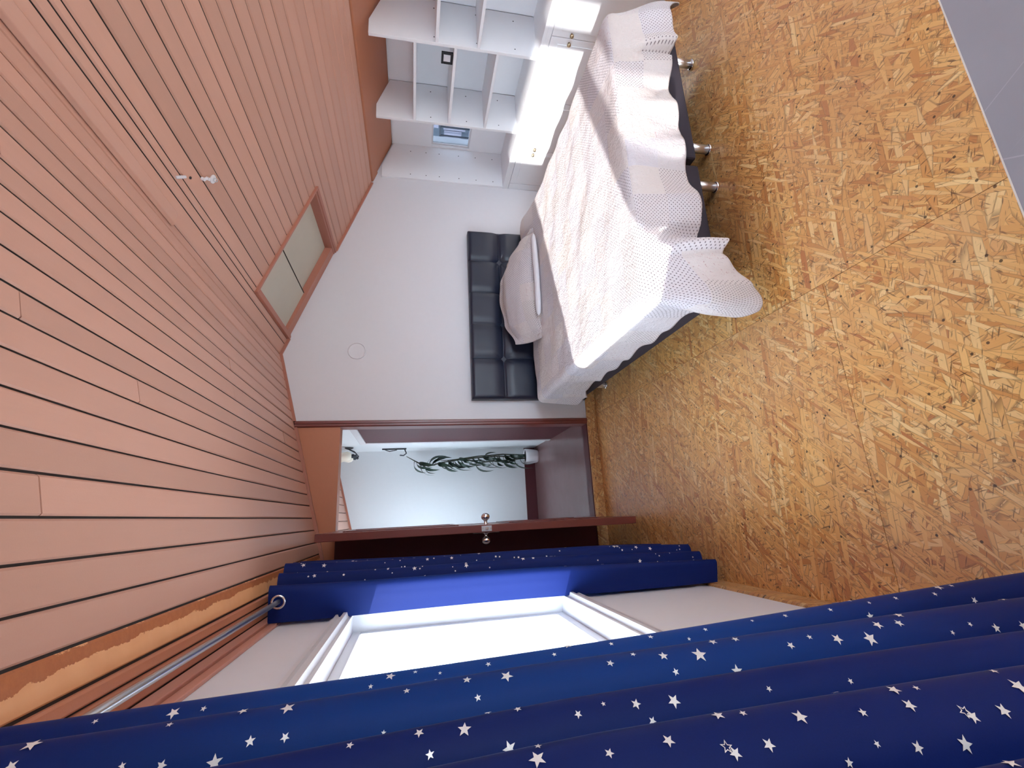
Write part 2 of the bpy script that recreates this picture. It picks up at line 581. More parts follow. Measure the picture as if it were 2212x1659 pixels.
# floor: dark sub-floor carrying big OSB boards
floor = MB().box(XL - 0.16, XR + 0.14, YF - 0.12, YB + 0.12, -0.25, -0.018).build('floor', M['gap'], kind='structure')
G = 0.0009
xs = [XL, 0.78, 1.95, XR]
joints = [[YF, -1.16, 1.34, YB], [YF, 0.09, 2.60, YB], [YF, -1.16, 1.339, YB]]
for i in range(3):
    for a, b in zip(joints[i][:-1], joints[i][1:]):
        MB().box(xs[i] + G, xs[i + 1] - G, a + G, b - G, -0.0178, 0.0).build('osb_board', M['osb'], floor, bevel=0.0007)
bl = MB().prism([(XL, 0), (XL + 0.014, 0), (XL + 0.014, 0.092), (XL + 0.009, 0.098), (XL, 0.098)], 'y', YF, YB - 0.02).build('baseboard_left', M['osb_edge'], kind='structure')
bb = MB().box(XL + 0.014, 2.93, YB - 0.014, YB, 0.0, 0.086).build('baseboard_back', M['osb_edge'], kind='structure', bevel=0.002)

# left wall with the long window
WZ0, WZ1, WY0, WY1 = 0.83, 1.77, 0.70, 2.31
wl = MB()
XO = XL - 0.16
wl.box(XO, XL, YF - 0.12, YB + 0.12, -0.25, WZ0)
wl.box(XO, XL, YF - 0.12, YB + 0.12, WZ1, zl(XL) + 0.12)
wl.box(XO, XL, YF - 0.12, WY0, WZ0, WZ1)
wl.box(XO, XL, WY1, YB + 0.12, WZ0, WZ1)
wl.build('wall_left', M['wall'], kind='structure')
# two painted boards closing the wall against the roof
MB().box(XL, XL + 0.012, YF, YB, 2.052, 2.083).build('trim_1', M['trim_low'], kind='structure', bevel=0.003)
MB().box(XL, XL + 0.020, YF, YB, 2.086, zl(XL) + 0.01).build('trim_2', M['trim_low'], kind='structure', bevel=0.003)

# right knee wall behind the bookcase, with the little window
V0, V1, U0, U1 = 1.020, 1.372, 3.408, 3.658
wr = MB()
XRO = XR + 0.03
wr.box(XR, XRO, YF - 0.12, YB + 0.12, -0.25, V0)
wr.box(XR, XRO, YF - 0.12, YB + 0.12, V1, zr(XR) + 0.12)
wr.box(XR, XRO, YF - 0.12, U0, V0, V1)
wr.box(XR, XRO, U1, YB + 0.12, V0, V1)
wr.build('wall_right', M['white'], kind='structure')

# back wall: white part, wood over the door, dark part behind the door leaf
DZ = 2.066                       # head of the doorway
MB().prism([(0.745, -0.25), (XR + 0.14, -0.25), (XR + 0.14, zr(XR) + 0.1), (RX, RZ + 0.1), (0.745, zl(0.745) + 0.1)], 'y', YB, YB + 0.12).build('wall_back', M['wall'], kind='structure')
MB().prism([(XL, DZ), (0.70, DZ), (0.70, zl(0.70) + 0.1), (XL, zl(XL) + 0.1)], 'y', YB + 0.004, YB + 0.12).build('trim_3', M['beam'], kind='structure')
MB().prism([(XL, -0.25), (-0.105, -0.25), (-0.105, DZ), (XL, DZ)], 'y', YB, YB + 0.12).build('wall_back_left', M['maroon_dark'], kind='structure')
MB().box(-0.105, 0.745, YB, YB + 0.12, -0.25, 0.05).build('wall_back_foot', M['maroon_dark'], kind='structure')
# moulded jamb from floor to roof on the right of the doorway
jm = MB().prism([(0.70, YB + 0.12), (0.70, YB - 0.006), (0.708, YB - 0.012), (0.722, YB - 0.012), (0.726, YB - 0.018), (0.742, YB - 0.018), (0.747, YB - 0.012), (0.747, YB + 0.12)], 'z', 0.086, zl(0.72) - 0.004)
jm.build('trim_4', M['maroon'], kind='structure')
MB().box(-0.105, -0.068, YB - 0.002, YB + 0.12, 0.086, DZ).build('trim_5', M['maroon'], kind='structure', bevel=0.002)
MB().box(-0.105, 0.70, YB + 0.002, YB + 0.118, 0.05, 0.092).build('trim_6', M['maroon_dark'], kind='structure', bevel=0.003)

# wall behind the camera: wide unseen glazed opening, added to let sky light in
wb = MB()
wb.box(XL - 0.16, XR + 0.14, YF - 0.12, YF, -0.25, 0.10)
wb.prism([(XL - 0.16, 2.02), (XR + 0.14, 2.02), (XR + 0.14, zr(XR) + 0.1), (RX, RZ + 0.1), (XL - 0.16, zl(XL) + 0.06)], 'y', YF - 0.12, YF)
wb.box(XL - 0.16, 1.00, YF - 0.12, YF, 0.10, 2.02)
wb.box(2.90, XR + 0.14, YF - 0.12, YF, 0.10, 2.02)
wb.build('wall_rear', M['wall'], kind='structure')

# ------------------------------------------------------------------ ceiling of narrow painted boards
ceiling = structure('ceiling')
lin = MB()
SK = (1.42, 2.18, 2.905, YB)      # skylight well
for a, b, fn, y0, y1 in ((XL - 0.16, RX, zl, YF - 0.12, YB + 0.12), (RX, SK[0], zr, YF - 0.12, YB + 0.12),
                         (SK[0], SK[1], zr, YF - 0.12, SK[2]), (SK[1], XR + 0.14, zr, YF - 0.12, YB + 0.12)):
    lin.prism([(a, fn(a) + 0.0062), (b, fn(b) + 0.0062), (b, fn(b) + 0.09), (a, fn(a) + 0.09)], 'y', y0, y1)
lin.prism([(SK[0], zr(SK[0]) + 0.09), (SK[1], zr(SK[1]) + 0.09), (SK[1], zr(SK[1]) + 0.14), (SK[0], zr(SK[0]) + 0.14)], 'y', SK[2], YB + 0.12)
lin.build('roof_lining', M['gap'], ceiling)

def plank(xa, xb, y0, y1, fn, mat, drop=0.0, name='plank', parent=None):
    g, c, T = 0.0028, 0.0045, 0.014
    def P(x, dz): return (x, fn(x) - drop + dz)
    poly = [P(xa + g, T), P(xa + g, c), P(xa + g + c, 0), P(xb - g - c, 0), P(xb - g, c), P(xb - g, T)]
    return MB().prism(poly, 'y', y0, y1).build(name, mat, parent or ceiling)

R_EDGES = [RX, 1.359, 1.432, 1.508, 1.586, 1.662, 1.733, 1.811, 1.885, 1.962, 2.037, 2.113, 2.191, 2.264, 2.342, 2.42, 2.497,
           2.572, 2.644, 2.713, 2.785, 2.853, 2.915]
for a, b in zip(R_EDGES[:-1], R_EDGES[1:]):
    end = 2.889 if (a > 1.36 and b < 2.2) else YB - 0.004
    if abs(a - 1.359) < 1e-6:
        end = YB - 0.004
        plank(a, 1.40, YF, end, zr, M['plank'])
        plank(1.40, b, YF, 2.889, zr, M['plank'])
        continue
    plank(a, b, YF, end, zr, M['plank'], drop=random.uniform(-0.001, 0.001))
plank(2.191, 2.2, 2.889, YB - 0.004, zr, M['plank'])
L_EDGES = [-0.205, -0.126, -0.043, 0.04, 0.126, 0.206, 0.286, 0.367, 0.445, 0.517, 0.6, 0.682, 0.754, 0.824, 0.914, 0.988, 1.065, 1.14, 1.212, RX]
BUTTS = {3: [1.11], 4: [2.90], 6: [], 7: [1.53], 8: [1.096], 9: [], 10: [2.42], 9: [3.286], 12: [2.429], 13: [1.07], 16: [2.856], 11: [0.2], 2: [-0.6], 14: [0.4]}
for i, (a, b) in enumerate(zip(L_EDGES[:-1], L_EDGES[1:])):
    ys = [YF] + BUTTS.get(i, []) + [YB - 0.004]
    for y0, y1 in zip(ys[:-1], ys[1:]):
        plank(a, b, y0 + 0.0015, y1 - 0.0015, zl, M['plank'], drop=random.uniform(-0.0015, 0.002))
plank(-0.285, -0.205, YF, YB - 0.004, zl, M['peel'], drop=-0.002)
plank(-0.318, -0.285, YF, YB - 0.004, zl, M['beam'], drop=0.004)
plank(-0.37, -0.318, YF, YB - 0.004, zl, M['beam'], drop=0.0)
# wide smooth board above the bookcase, then plain painted lining down to the knee wall
plank(2.915, 3.02, YF, YB - 0.004, zr, M['beam'], drop=0.010, name='trim_board')
plank(3.02, XR, YF, YB - 0.004, zr, M['beam'], name='smooth_board')
# ridge batten that stops part-way along
MB().prism([(RX - 0.034, zl(RX - 0.034) - 0.001), (RX - 0.026, RZ - 0.026), (RX + 0.026, RZ - 0.028), (RX + 0.034, zr(RX + 0.034) - 0.001), (RX, RZ)], 'y', YF, 1.967).build('ridge_batten', M['plank'], ceiling, bevel=0.003)
# slim bead where the boards meet the back wall
for n, (a, b) in enumerate(((XL + 0.02, 0.70), (0.747, RX), (RX, 1.40), (2.2, 2.90))):
    MB().prism([(a, zc(a + 1e-6 if a >= RX else a) - 0.020), (b, zc(b - 1e-6 if b <= RX else b) - 0.020), (b, zc(b - 1e-6 if b <= RX else b) + 0.004), (a, zc(a + 1e-6 if a >= RX else a) + 0.004)], 'y', YB - 0.016, YB).build('trim_%d' % (7 + n), M['trim'], kind='structure')

# ------------------------------------------------------------------ roof hatch window in the right slope
sky = structure('window_3', (1.8, 3.3, zr(1.8)))
def slope_bar(x0, x1, y0, y1, lo, hi, name, mat, parent, bevel=0.0):
    return MB().prism([(x0, zr(x0) + lo), (x1, zr(x1) + lo), (x1, zr(x1) + hi), (x0, zr(x0) + hi)], 'y', y0, y1).build(name, mat, parent, bevel=bevel)
for a in ((1.400, 2.203, 2.885, 2.905), (1.400, 1.422, 2.905, YB - 0.004), (2.180, 2.203, 2.905, YB - 0.004)):
    slope_bar(*a, -0.016, 0.016, 'frame', M['trim'], sky, 0.003)
for a in ((1.422, 2.180, 2.905, 2.918), (1.422, 1.436, 2.918, YB - 0.004), (2.168, 2.180, 2.918, YB - 0.004)):
    slope_bar(*a, -0.008, 0.075, 'inner_moulding', M['trim'], sky, 0.002)
slope_bar(1.436, 2.168, 3.60, YB - 0.004, -0.003, 0.075, 'inner_moulding', M['trim'], sky, 0.002)
slope_bar(1.436, 1.756, 2.918, 3.60, 0.024, 0.030, 'frosted_sheet', M['blind'], sky)
slope_bar(1.752, 2.168, 2.918, 3.60, 0.050, 0.056, 'frosted_sheet', M['blind'], sky)

slope_bar(1.7515, 1.7585, 2.918, 3.60, 0.0225, 0.0238, 'seam', M['gap'], sky)

# ------------------------------------------------------------------ long window in the left wall
win = structure('window_1', (XL, 1.9, WZ0))
for s in (1, -1):
    zb = WZ1 if s > 0 else WZ0
    prof = [(-.39, -.004), (-.378, -.004), (-.378, .008), (-.358, .014), (-.358, .028), (-.374, .033), (-.374, .046), (-.364, .050), (-.364, .058), (-.382, .064), (-.382, .078), (-.39, .078)]
    MB().prism([(x, zb + s * z) for x, z in prof], 'y', WY0 - 0.07, WY1 + 0.07).build('casing', M['white_frame'], win)
for y, w in ((WY0 - 0.07, 0.07), (WY1, 0.07)):
    MB().box(XL, XL + 0.015, y, y + w, WZ0, WZ1).build('casing', M['white_frame'], win, bevel=0.004)
for y0, y1 in ((0.96, 1.04),):
    MB().box(-0.53, -0.445, y0, y1, WZ0, WZ1).build('mullion', M['white_frame'], win, bevel=0.003)
MB().prism([(-0.392, 2.306), (-0.372, 2.306), (-0.366, 2.312), (-0.366, 2.330), (-0.372, 2.335), (-0.392, 2.335)], 'z', WZ0 + 0.002, WZ1 - 0.002).build('stile', M['white_frame'], win)
for z in (1.02, 1.58):
    MB().lathe([(0.0055, -0.02), (0.0055, 0.02)], (-0.372, 2.338, z), n=10).build('hinge_pin', M['steel'], win, smooth=False)
for y0, y1, gm in ((WY0, 0.96, 'dimming'), (1.04, WY1, 'glass')):
    f = MB()
    w = 0.036
    f.box(-0.50, -0.455, y0, y1, WZ0, WZ0 + w)
    f.box(-0.50, -0.455, y0, y1, WZ1 - w, WZ1)
    f.box(-0.50, -0.455, y0, y0 + w, WZ0 + w, WZ1 - w)
    f.box(-0.50, -0.455, y1 - w, y1, WZ0 + w, WZ1 - w)
    so = f.build('sash', M['white_frame'], win, bevel=0.003)
    MB().box(-0.482, -0.478, y0 + w, y1 - w, WZ0 + w, WZ1 - w).build('pane', M[gm], so)

# ------------------------------------------------------------------ little window seen through the bookcase
w2 = structure('window_2', (XR, 3.53, V0))
f = MB()
t_ = 0.014
f.box(XR + 0.005, XR + 0.03, U0, U1, V0, V0 + t_)
f.box(XR + 0.005, XR + 0.03, U0, U1, V1 - t_, V1)
f.box(XR + 0.005, XR + 0.03, U0, U0 + t_, V0 + t_, V1 - t_)
f.box(XR + 0.005, XR + 0.03, U1 - t_, U1, V0 + t_, V1 - t_)
f.build('frame', M['white_frame'], w2)
MB().box(XR + 0.016, XR + 0.019, U0 + t_, U1 - t_, V0 + t_, V1 - t_).build('pane', M['view_dimming'], w2)

# unseen glazing of the added opening behind the camera
w4 = structure('window_added_rear', (1.95, YF - 0.06, 0.1))
f = MB()
f.box(1.00, 2.90, YF - 0.09, YF - 0.04, 0.10, 0.17)
f.box(1.00, 2.90, YF - 0.09, YF - 0.04, 1.95, 2.02)
for x in (1.00, 1.915, 2.83):
    f.box(x, x + 0.07, YF - 0.09, YF - 0.04, 0.17, 1.95)
f.build('frame', M['white_frame'], w4)
MB().box(1.07, 2.83, YF - 0.067, YF - 0.063, 0.17, 1.95).build('pane', M['glass'], w4)

# ------------------------------------------------------------------ room door, standing open
door = structure('door_1', (-0.078, YB - 0.02, 0.098))
MB().box(-0.102, -0.057, 2.955, YB - 0.012, 0.098, DZ).build('door_leaf', M['maroon'], door, bevel=0.003)
for z0, z1 in ((1.24, 1.93), (0.30, 0.92)):
    fr = MB()
    y0, y1, w = 3.06, 3.57, 0.018
    for a in ((y0, y1, z0, z0 + w), (y0, y1, z1 - w, z1), (y0, y0 + w, z0 + w, z1 - w), (y1 - w, y1, z0 + w, z1 - w)):
        fr.box(-0.058, -0.050, *a)
    fo = fr.build('panel_moulding', M['maroon'], door, bevel=0.003)
    MB().box(-0.0572, -0.055, y0 + w, y1 - w, z0 + w, z1 - w).build('panel', M['maroon'], fo)
MB().box(-0.096, -0.063, 2.951, 2.958, 1.050, 1.112).build('lock_plate', M['steel'], door, bevel=0.001)
MB().box(-0.088, -0.071, 2.942, 2.952, 1.073, 1.090).build('latch', M['chrome'], door, bevel=0.002)
for z in (1.057, 1.105):
    MB().lathe([(0.0035, 0.0), (0.0035, 0.001), (0.002, 0.002)], (-0.0795, 2.951, z), (0, -1, 0), 10).build('screw', M['chrome'], door)
for s, x in ((1, -0.057), (-1, -0.102)):
    prof = [(0.022, 0.0), (0.022, 0.004), (0.010, 0.008), (0.009, 0.022), (0.014, 0.027), (0.024, 0.036), (0.027, 0.048), (0.023, 0.060), (0.012, 0.067), (0.004, 0.069)]
    k = MB().lathe(prof, (x, 2.995, 1.081), (s, 0, 0), 20).build('knob', M['chrome'], door, smooth=True)
    MB().box(min(x, x + s * 0.003), max(x, x + s * 0.003), 2.975, 3.015, 1.00, 1.16).build('key_plate', M['steel'], door, bevel=0.001)

# ------------------------------------------------------------------ hall beyond the doorway
HX, HY = 0.76, 5.55
MB().box(XL - 0.16, HX + 0.12, YB + 0.118, HY + 0.12, -0.1, 0.085).build('floor_hall', M['lino'], kind='structure')
MB().box(HX, HX + 0.12, YB + 0.12, HY + 0.12, 0.085, 2.6).build('wall_hall_right', M['wall_hall'], kind='structure')
MB().box(XL - 0.16, HX, HY, HY + 0.12, 0.085, 2.6).build('wall_hall_end', M['wall_hall'], kind='structure')
MB().box(XL, HX, HY - 0.014, HY, 0.085, 0.215).build('baseboard_hall', M['maroon_dark'], kind='structure', bevel=0.003)
hc = structure('ceiling_hall')
MB().prism([(XL - 0.16, zl(XL - 0.16) + 0.0062), (HX + 0.12, zl(HX + 0.12) + 0.0062), (HX + 0.12, zl(HX + 0.12) + 0.09), (XL - 0.16, zl(XL - 0.16) + 0.09)], 'y', YB + 0.12, HY + 0.12).build('roof_lining', M['gap'], hc)
x = HX
while x > XL:
    plank(x - 0.083, x, YB + 0.12, HY, zl, M['plank'], name='plank', parent=hc)
    x -= 0.083
MB().prism([(XL, zl(XL) - 0.02), (HX, zl(HX) - 0.02), (HX, zl(HX)), (XL, zl(XL))], 'y', HY - 0.018, HY).build('trim_12', M['trim'], kind='structure')
hl = MB()
hl.box(XL - 0.16, XL, YB + 0.12, HY, 0.085, 0.80); hl.box(XL - 0.16, XL, YB + 0.12, HY, 2.0, 2.2)
hl.box(XL - 0.16, XL, YB + 0.12, 4.15, 0.80, 2.0); hl.box(XL - 0.16, XL, 5.30, HY, 0.80, 2.0)
hl.build('wall_hall_left', M['wall_hall'], kind='structure')
w5 = structure('window_added_hall', (XL - 0.08, 4.7, 0.80))  # unseen window added to bring daylight into the hall, frosted against sun patches
f = MB()
f.box(XL - 0.10, XL - 0.05, 4.15, 5.30, 0.80, 0.85); f.box(XL - 0.10, XL - 0.05, 4.15, 5.30, 1.95, 2.0)
f.box(XL - 0.10, XL - 0.05, 4.15, 4.20, 0.85, 1.95); f.box(XL - 0.10, XL - 0.05, 5.25, 5.30, 0.85, 1.95)
f.build('frame', M['white_frame'], w5)
MB().box(XL - 0.077, XL - 0.073, 4.20, 5.25, 0.85, 1.95).build('pane', M['frosted'], w5)
d2 = structure('door_2', (HX, 4.35, 0.085))
MB().box(HX - 0.012, HX, 3.86, 4.80, 0.085, 1.985).build('door_leaf', M['maroon_dark'], d2)
for a in ((4.80, 4.862, 0.085, 1.985), (3.84, 4.862, 1.985, 2.045)):
    MB().box(HX - 0.022, HX, *a).build('casing', M['white_frame'], d2, bevel=0.004)

# outside: ground far below and the neighbours seen through the little window
MB().box(-60, 60, -60, 60, -3.2, -3.0).build('ground', M['concrete'], kind='structure')

# ------------------------------------------------------------------ neighbouring building (through the little window)
nb = thing('neighbour_building', 'blue-grey building across the yard, seen through the little window in the bookcase', 'building', (9.0, 8.5, -3.0))
MB().box(9.0, 12.0, 6.5, 13.0, -3.0, 2.6).build('wall', M['blue_render'], nb)
for y0, y1, z0, z1 in ((9.10, 9.27, 0.34, 0.86), (9.30, 9.50, 0.42, 0.84), (9.05, 9.25, 0.98, 1.40)):
    MB().box(8.97, 9.0, y0, y1, z0, z1).build('window', M['pale_render'], nb)
for y in (9.02, 9.28, 9.54):
    MB().box(8.80, 8.83, y, y + 0.025, 0.25, 0.95).build('railing_post', M['iron'], nb)
MB().box(8.80, 8.83, 7.0, 9.6, 0.93, 0.96).build('handrail', M['iron'], nb)
MB().box(8.70, 9.0, 7.0, 9.6, 0.12, 0.25).build('balcony_slab', M['pale_render'], nb)

# ------------------------------------------------------------------ built-in bookcase along the right wall
XF = 2.975
bc = thing('bookcase', 'white built-in bookcase with cupboards below, filling the low right wall', 'bookcase', (XF, 2.4, 0.0))
DIV = [3.678, 3.015, 2.365, 1.715, 1.065]
CT = 0.71
XI = XR - 0.012
for i, y in enumerate(DIV):
    poly = [(XF, CT), (XF, 1.812), (3.09, 1.812), (XI, zr(XI) - 0.016), (XI, CT)]
    th = 0.022
    MB().prism([(p[0], p[1]) for p in poly], 'y', y, y + th).build('divider', M['white'], bc, bevel=0.0015)
    ph = MB()
    for z in ((0.80, 0.96, 1.12, 1.30, 1.42, 1.56) if i == 0 else (0.86, 1.12, 1.40)):
        for x in (3.02, 3.27):
            ph.lathe([(0.0042, -0.0004), (0.0042, 0.0008)], (x, y, z), (0, -1, 0), 8)
    ph.build('peg_holes', M['gap'], bc, kind='stuff')
for i in range(4):
    y1, y0 = DIV[i], DIV[i + 1] + 0.022
    m = MB()
    if i == 0:
        m.box(XI, XR, y0, y1, CT, V0); m.box(XI, XR, y0, y1, V1, zr(XR) - 0.006)
        m.box(XI, XR, y0, U0, V0, V1); m.box(XI, XR, U1, y1, V0, V1)
    else:
        m.box(XI, XR, y0 + 0.003, y1 - 0.003, CT, zr(XR) - 0.006)
    m.build('back_panel', M['white'], bc)
rails = MB().box(XI - 0.012, XI, DIV[1] + 0.022, U0 - 0.0, V1 + 0.0, V1 + 0.05)
for i, zs in ((0, ()), (1, (1.533, 1.268, 0.985)), (2, (1.392, 1.119)), (3, (1.45, 1.15))):
    for z in zs:
        MB().box(XF + 0.002, XI - 0.001, DIV[i + 1] + 0.0225, DIV[i] - 0.0005, z - 0.020, z).build('shelf', M['white'], bc, bevel=0.0015)
MB().box(XI - 0.006, XI, DIV[1] + 0.024, 3.66, V1 + 0.004, V1 + 0.055).build('back_rail', M['white'], bc)
MB().box(XF - 0.004, XR - 0.002, 1.065, 3.698, CT - 0.024, CT).build('counter', M['white'], bc, bevel=0.002)
MB().box(XF + 0.02, XR - 0.01, 1.065, 3.69, 0.078, CT - 0.024).build('cupboard_carcass', M['white'], bc)
MB().box(XF + 0.05, XF + 0.07, 1.065, 3.69, 0.0, 0.078).build('plinth', M['white'], bc)
MB().box(XF + 0.001, XF + 0.02, 1.065, 3.698, 0.656, CT - 0.024).build('face_rail', M['white'], bc)
edges = [3.62, 3.20, 2.703, 2.203, 1.705, 1.205]
for i, (b, a) in enumerate(zip(edges[:-1], edges[1:])):
    d = MB().box(XF, XF + 0.0195, a + 0.002, b - 0.002, 0.08, 0.653).build('cupboard_door', M['white'], bc, bevel=0.002)
    MB().box(XF - 0.004, XF + 0.001, a + 0.045, b - 0.045, 0.135, 0.600).build('raised_panel', M['white'], d, bevel=0.003)
    if i < 4:
        ky = a + 0.03 if i % 2 == 0 else b - 0.03
        MB().lathe([(0.006, 0), (0.005, 0.010), (0.0125, 0.014), (0.0135, 0.020), (0.010, 0.026), (0.003, 0.028)], (XF - 0.0005, ky, 0.527), (-1, 0, 0), 14).build('knob', M['brass'], d, smooth=True)
MB().box(XF, XF + 0.0195, 3.624, 3.696, 0.08, 0.653).build('filler_strip', M['white'], bc, bevel=0.002)

pf = thing('picture_frame', 'small black square frame standing alone on a bookcase shelf', 'picture frame', (3.01, 2.488, 1.268))
f = MB()
a0, a1, b0, b1, w = 2.446, 2.530, 1.270, 1.347, 0.015
f.box(3.000, 3.014, a0, a1, b0, b0 + w); f.box(3.000, 3.014, a0, a1, b1 - w, b1)
f.box(3.000, 3.014, a0, a0 + w, b0 + w, b1 - w); f.box(3.000, 3.014, a1 - w, a1, b0 + w, b1 - w)
f.build('frame', M['black'], pf, bevel=0.002)
MB().box(3.006, 3.012, a0 + w, a1 - w, b0 + w, b1 - w).build('blank_picture', M['insert'], pf)
MB().prism([(3.014, 1.269), (3.040, 1.269), (3.014, 1.33)], 'y', 2.484, 2.492).build('easel_back', M['black'], pf)

# ------------------------------------------------------------------ bed
BX0, BX1, BY0, BY1 = 0.90, 2.43, 1.725, 3.60
bed = thing('bed', 'double bed with black base, chrome feet and dark tufted headboard', 'bed', (1.665, 2.65, 0.0))
for x0, x1 in ((BX0, 1.628), (1.672, BX1)):
    b = MB().box(x0, x1, BY0, BY1, 0.130, 0.37).build('box_base', M['base_cloth'], bed, bevel=0.012)
MB().box(BX0 + 0.01, BX1 - 0.01, BY0 + 0.02, BY1 - 0.01, 0.371, 0.525).build('mattress', M['mattress'], bed, bevel=0.03)
for x, y in ((0.957, 1.785), (1.558, 1.785), (1.79, 1.785), (2.37, 1.79), (0.957, 3.41), (1.558, 3.41), (1.79, 3.41), (2.37, 3.41)):
    l = MB().lathe([(0.0225, 0.012), (0.0225, 0.1305)], (x, y, 0), n=20).build('leg', M['satin'], bed, smooth=False)
    for p in l.data.polygons:
        p.use_smooth = len(p.vertices) == 4
    MB().lathe([(0.025, 0.0), (0.029, 0.003), (0.029, 0.011), (0.026, 0.015), (0.021, 0.017)], (x, y, 0), n=20).build('foot_ring', M['chrome'], l, smooth=True)

# headboard: padded slab with stitched seams and pulled-in buttons
TX = [1.241, 1.545, 1.833, 2.138]
TZ = [0.788, 0.50]
HX0, HX1, HZ0, HZ1 = 0.90, 2.43, 0.10, 1.062
def hb(u, v):
    x, z = HX0 + (HX1 - HX0) * u, HZ0 + (HZ1 - HZ0) * v
    d = 0.0
    for tx in TX:
        k = abs(x - tx)
        d += 0.007 * math.exp(-(k / 0.006) ** 2) + 0.010 * math.exp(-(k / 0.035) ** 2)
    for tz in TZ:
        k = abs(z - tz)
        d += 0.009 * math.exp(-(k / 0.007) ** 2) + 0.014 * math.exp(-(k / 0.045) ** 2)
        for n, tx in enumerate(TX):
            r = math.hypot(x - tx, z - tz)
            big = 1.0 if n in (0, 3) else 0.55
            ang = math.atan2(z - tz, x - tx)
            d += big * (0.012 * math.exp(-(r / 0.016) ** 2) + 0.008 * math.exp(-(r / 0.05) ** 2))
            d += big * 0.0028 * max(0, math.cos(ang * 6 + n)) ** 4 * math.exp(-((r - 0.05) / 0.035) ** 2)
    e = min(x - HX0, HX1 - x, z - HZ0, HZ1 - z)
    if e < 0.03:
        d += 0.030 * (1 - math.sqrt(max(0, 1 - (1 - e / 0.03) ** 2)))
    d += 0.0015 * noise.noise(Vector((x * 9, z * 9, 3)))
    return (x, 3.598 + d, z)
hbm = MB().grid(230, 150, hb)
hbm.box(HX0, HX1, 3.632, 3.688, HZ0, HZ1)
hbo = hbm.build('headboard', M['leather'], bed, smooth=True)
m = hbo.modifiers.new('edge', 'EDGE_SPLIT')
m.split_angle = math.radians(50)
for tz in TZ[:1]:
    for tx in TX:
        MB().lathe([(0.009, 0.0), (0.009, 0.004), (0.006, 0.007), (0.001, 0.008)], (tx, hb((tx - HX0) / (HX1 - HX0), (tz - HZ0) / (HZ1 - HZ0))[1] + 0.001, tz), (0, -1, 0), 14).build('button', M['leather'], hbo, smooth=True)

# ------------------------------------------------------------------ quilt thrown over the bed
QX0, QX1, QY0 = 0.885, 2.452, 1.708     # edges of what it lies on
QTOP = 0.553
W_ = QX1 - QX0
OL, OR, OF, LEN = 0.285, 0.31, 0.345, 1.86
def smooth(t):
    t = max(0.0, min(1.0, t))
    return t * t * (3 - 2 * t)
def top_z(x, y):
    z = QTOP
    z += 0.007 * noise.noise(Vector((x * 3.1, y * 3.1, 0))) + 0.0035 * noise.noise(Vector((x * 11 + y * 4, y * 9, 4)))
    # long shallow creases
    z += 0.0035 * math.sin(7 * x + 19 * y + 3 * noise.noise(Vector((x * 2, y * 2, 9))))
    z += 0.060 * math.exp(-(((x - 2.36) / 0.20) ** 2 + ((y - 3.44) / 0.17) ** 2))
    return z
def drop(d, wave, R=0.045, flare=0.06):
    a = R * math.pi / 2
    if d <= a:
        t = d / R
        return R * math.sin(t), R * (1 - math.cos(t))
    e = d - a
    return R + e * flare + wave * smooth(e / 0.25), R + e * math.sqrt(max(0.0, 1 - flare * flare))
def len_foot(x):
    return 1 - 0.07 * smooth((x - 1.3) / 0.25) * smooth((2.3 - x) / 0.15) + 0.38 * math.exp(-((x - 0.90) / 0.13) ** 2) + 0.13 * math.exp(-((x - 1.11) / 0.045) ** 2)
def len_left(y):
    return 1 + 0.30 * math.exp(-((y - 1.70) / 0.10) ** 2) + 0.30 * math.exp(-((y - 3.42) / 0.22) ** 2)
def wave_foot(x):
    w = 0.020 * math.sin(2 * math.pi * (x - 1.02) / 0.27) + 0.012 * math.sin(2 * math.pi * (x - 0.2) / 0.47)
    # one deep pleat near the right corner and one near the left corner
    s = smooth((x - 2.243) / 0.014)
    w += 0.075 * s * math.exp(-max(0, x - 2.27) * 2.0)
    w -= 0.028 * math.exp(-((x - 2.225) / 0.025) ** 2)
    w -= 0.055 * math.exp(-((x - 1.19) / 0.035) ** 2)
    w += 0.075 * smooth((1.16 - x) / 0.07) - 0.030 * math.exp(-((x - 1.055) / 0.025) ** 2)
    return w
def wave_left(y):
    return 0.010 * math.sin(2 * math.pi * y / 0.23) + 0.007 * math.sin(2 * math.pi * y / 0.39 + 1) - 0.012
def wave_right(y):
    return 0.016 * math.sin(2 * math.pi * y / 0.3)
